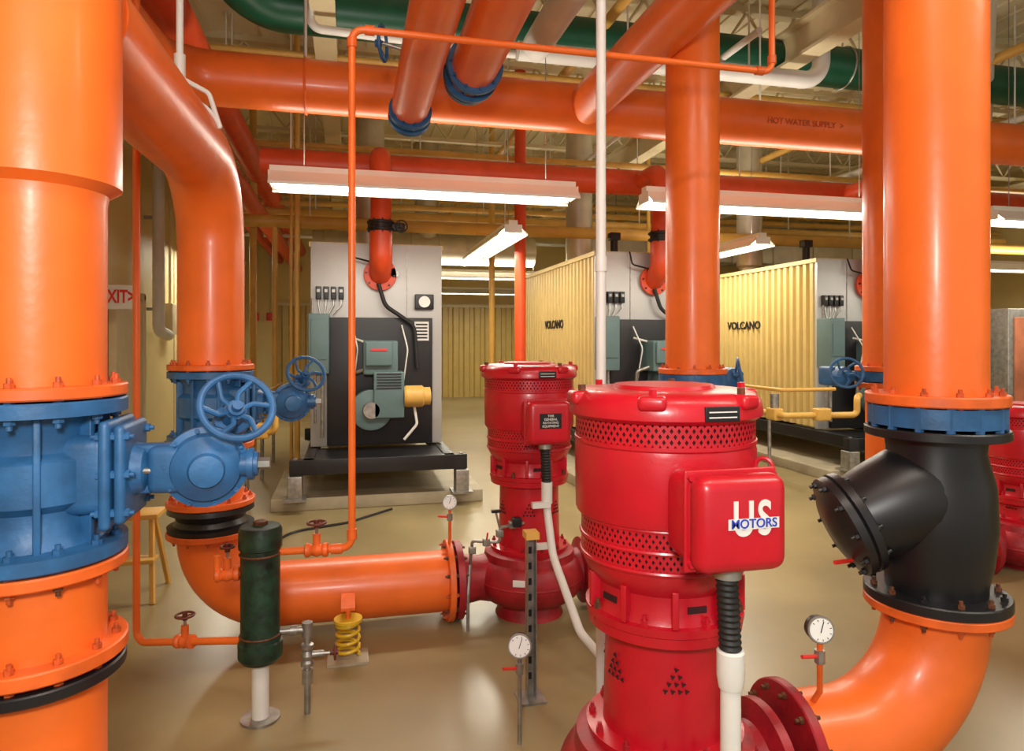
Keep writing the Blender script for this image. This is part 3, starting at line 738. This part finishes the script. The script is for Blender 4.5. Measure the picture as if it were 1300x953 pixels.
# ------------------------------------------------------------------ luminaires
LC = (1, .94, .80)
def area(name, loc, sx, sy, e, up=False):
    li = bpy.data.lights.new(name, 'AREA'); li.shape = 'RECTANGLE'
    li.size = sx; li.size_y = sy; li.energy = e; li.color = LC
    lo = bpy.data.objects.new(name, li); lo.location = loc; sc.collection.objects.link(lo)
    if up: lo.rotation_euler = (math.pi, 0, 0)
def fixture(x, y, z, axis, L=2.44, power=56, up=0):
    o = Obj('fluorescent_light_fixture')
    d = Vector((1, 0, 0)) if axis == 'x' else Vector((0, 1, 0))
    a = Vector((x, y, z)); b = a + d * L; s = Vector((d.y, -d.x, 0))
    prof = [(-.17, 0), (-.17, .02), (-.06, .12), (.06, .12), (.17, .02), (.17, 0), (.165, 0), (.165, .016), (.055, .11), (-.055, .11), (-.165, .016), (-.165, 0), (-.17, 0)]
    o.strip(prof, a, b, REFL)
    o.box((a + b) / 2 + Vector((0, 0, .14)), (L if axis == 'x' else .1, .1 if axis == 'x' else L, .05), REFL)
    for e in (a, b): o.box(e + Vector((0, 0, .07)), (.01 if axis == 'x' else .2, .2 if axis == 'x' else .01, .09), REFL)
    for k in (-.07, .07):
        o.cyl(a + s * k + Vector((0, 0, .03)) + d * .03, b + s * k + Vector((0, 0, .03)) - d * .03, .019, TUBE, seg=12)
    for t in (.25, L - .25):
        p = a + d * t; o.cyl(p + Vector((0, 0, .16)), (p.x, p.y, CEIL), .004, STEEL, seg=6)
    o.build()
    q = (L - .1, .2) if axis == 'x' else (.2, L - .1)
    area('tube_lamp', (a + b) / 2 + Vector((0, 0, .005)), q[0], q[1], power)
    if up: area('added_ceiling_fill', (a + b) / 2 + Vector((0, 0, .19)), q[0], q[1], up, True)  # added upward fill for the ceiling; no tube shines through the housing top
fixture(-.58, 5.5, 2.76, 'x', up=18); fixture(2.5, 5.5, 2.76, 'x', up=18); fixture(6.2, 5.5, 2.76, 'x')
fixture(1.78, 7.35, 2.76, 'y'); fixture(5.0, 7.5, 2.76, 'y', up=40)
fixture(1.2, 12.4, 2.72, 'x', up=40); fixture(2.2, 16.6, 2.72, 'x'); fixture(10.2, 9.3, 2.76, 'x', up=40); fixture(-2.0, 11, 3.0, 'y', power=50)  # last one, by the left wall, is added to brighten that wall
fixture(-.6, .6, 4.0, 'x', power=60); fixture(2.4, .6, 4.0, 'x', power=60)  # unseen pair added overhead near the camera to light the foreground

# photographer's flash head (softened)
li = bpy.data.lights.new('camera_flash', 'AREA'); li.shape = 'DISK'; li.size = .35; li.energy = 58; li.color = (1, .97, .92)
lo = bpy.data.objects.new('camera_flash', li); lo.location = (-.15, -.35, 2.15); sc.collection.objects.link(lo)
lo.rotation_euler = (math.radians(84), 0, math.radians(-13.5))

w = bpy.data.worlds.new('room_ambient'); sc.world = w; w.use_nodes = True
w.node_tree.nodes['Background'].inputs['Color'].default_value = (1, .95, .84, 1)
w.node_tree.nodes['Background'].inputs['Strength'].default_value = .65

# ------------------------------------------------------------------ camera
cam = bpy.data.cameras.new('camera'); cam.lens = 24; cam.sensor_width = 36; cam.shift_y = -.035
co = bpy.data.objects.new('camera', cam); sc.collection.objects.link(co)
co.location = (0, 0, 1.6); co.rotation_euler = (math.radians(90), 0, math.radians(-13.5))
cam.clip_start = .05
sc.camera = co
sc.view_settings.view_transform = 'Standard'
sc.view_settings.look = 'None'
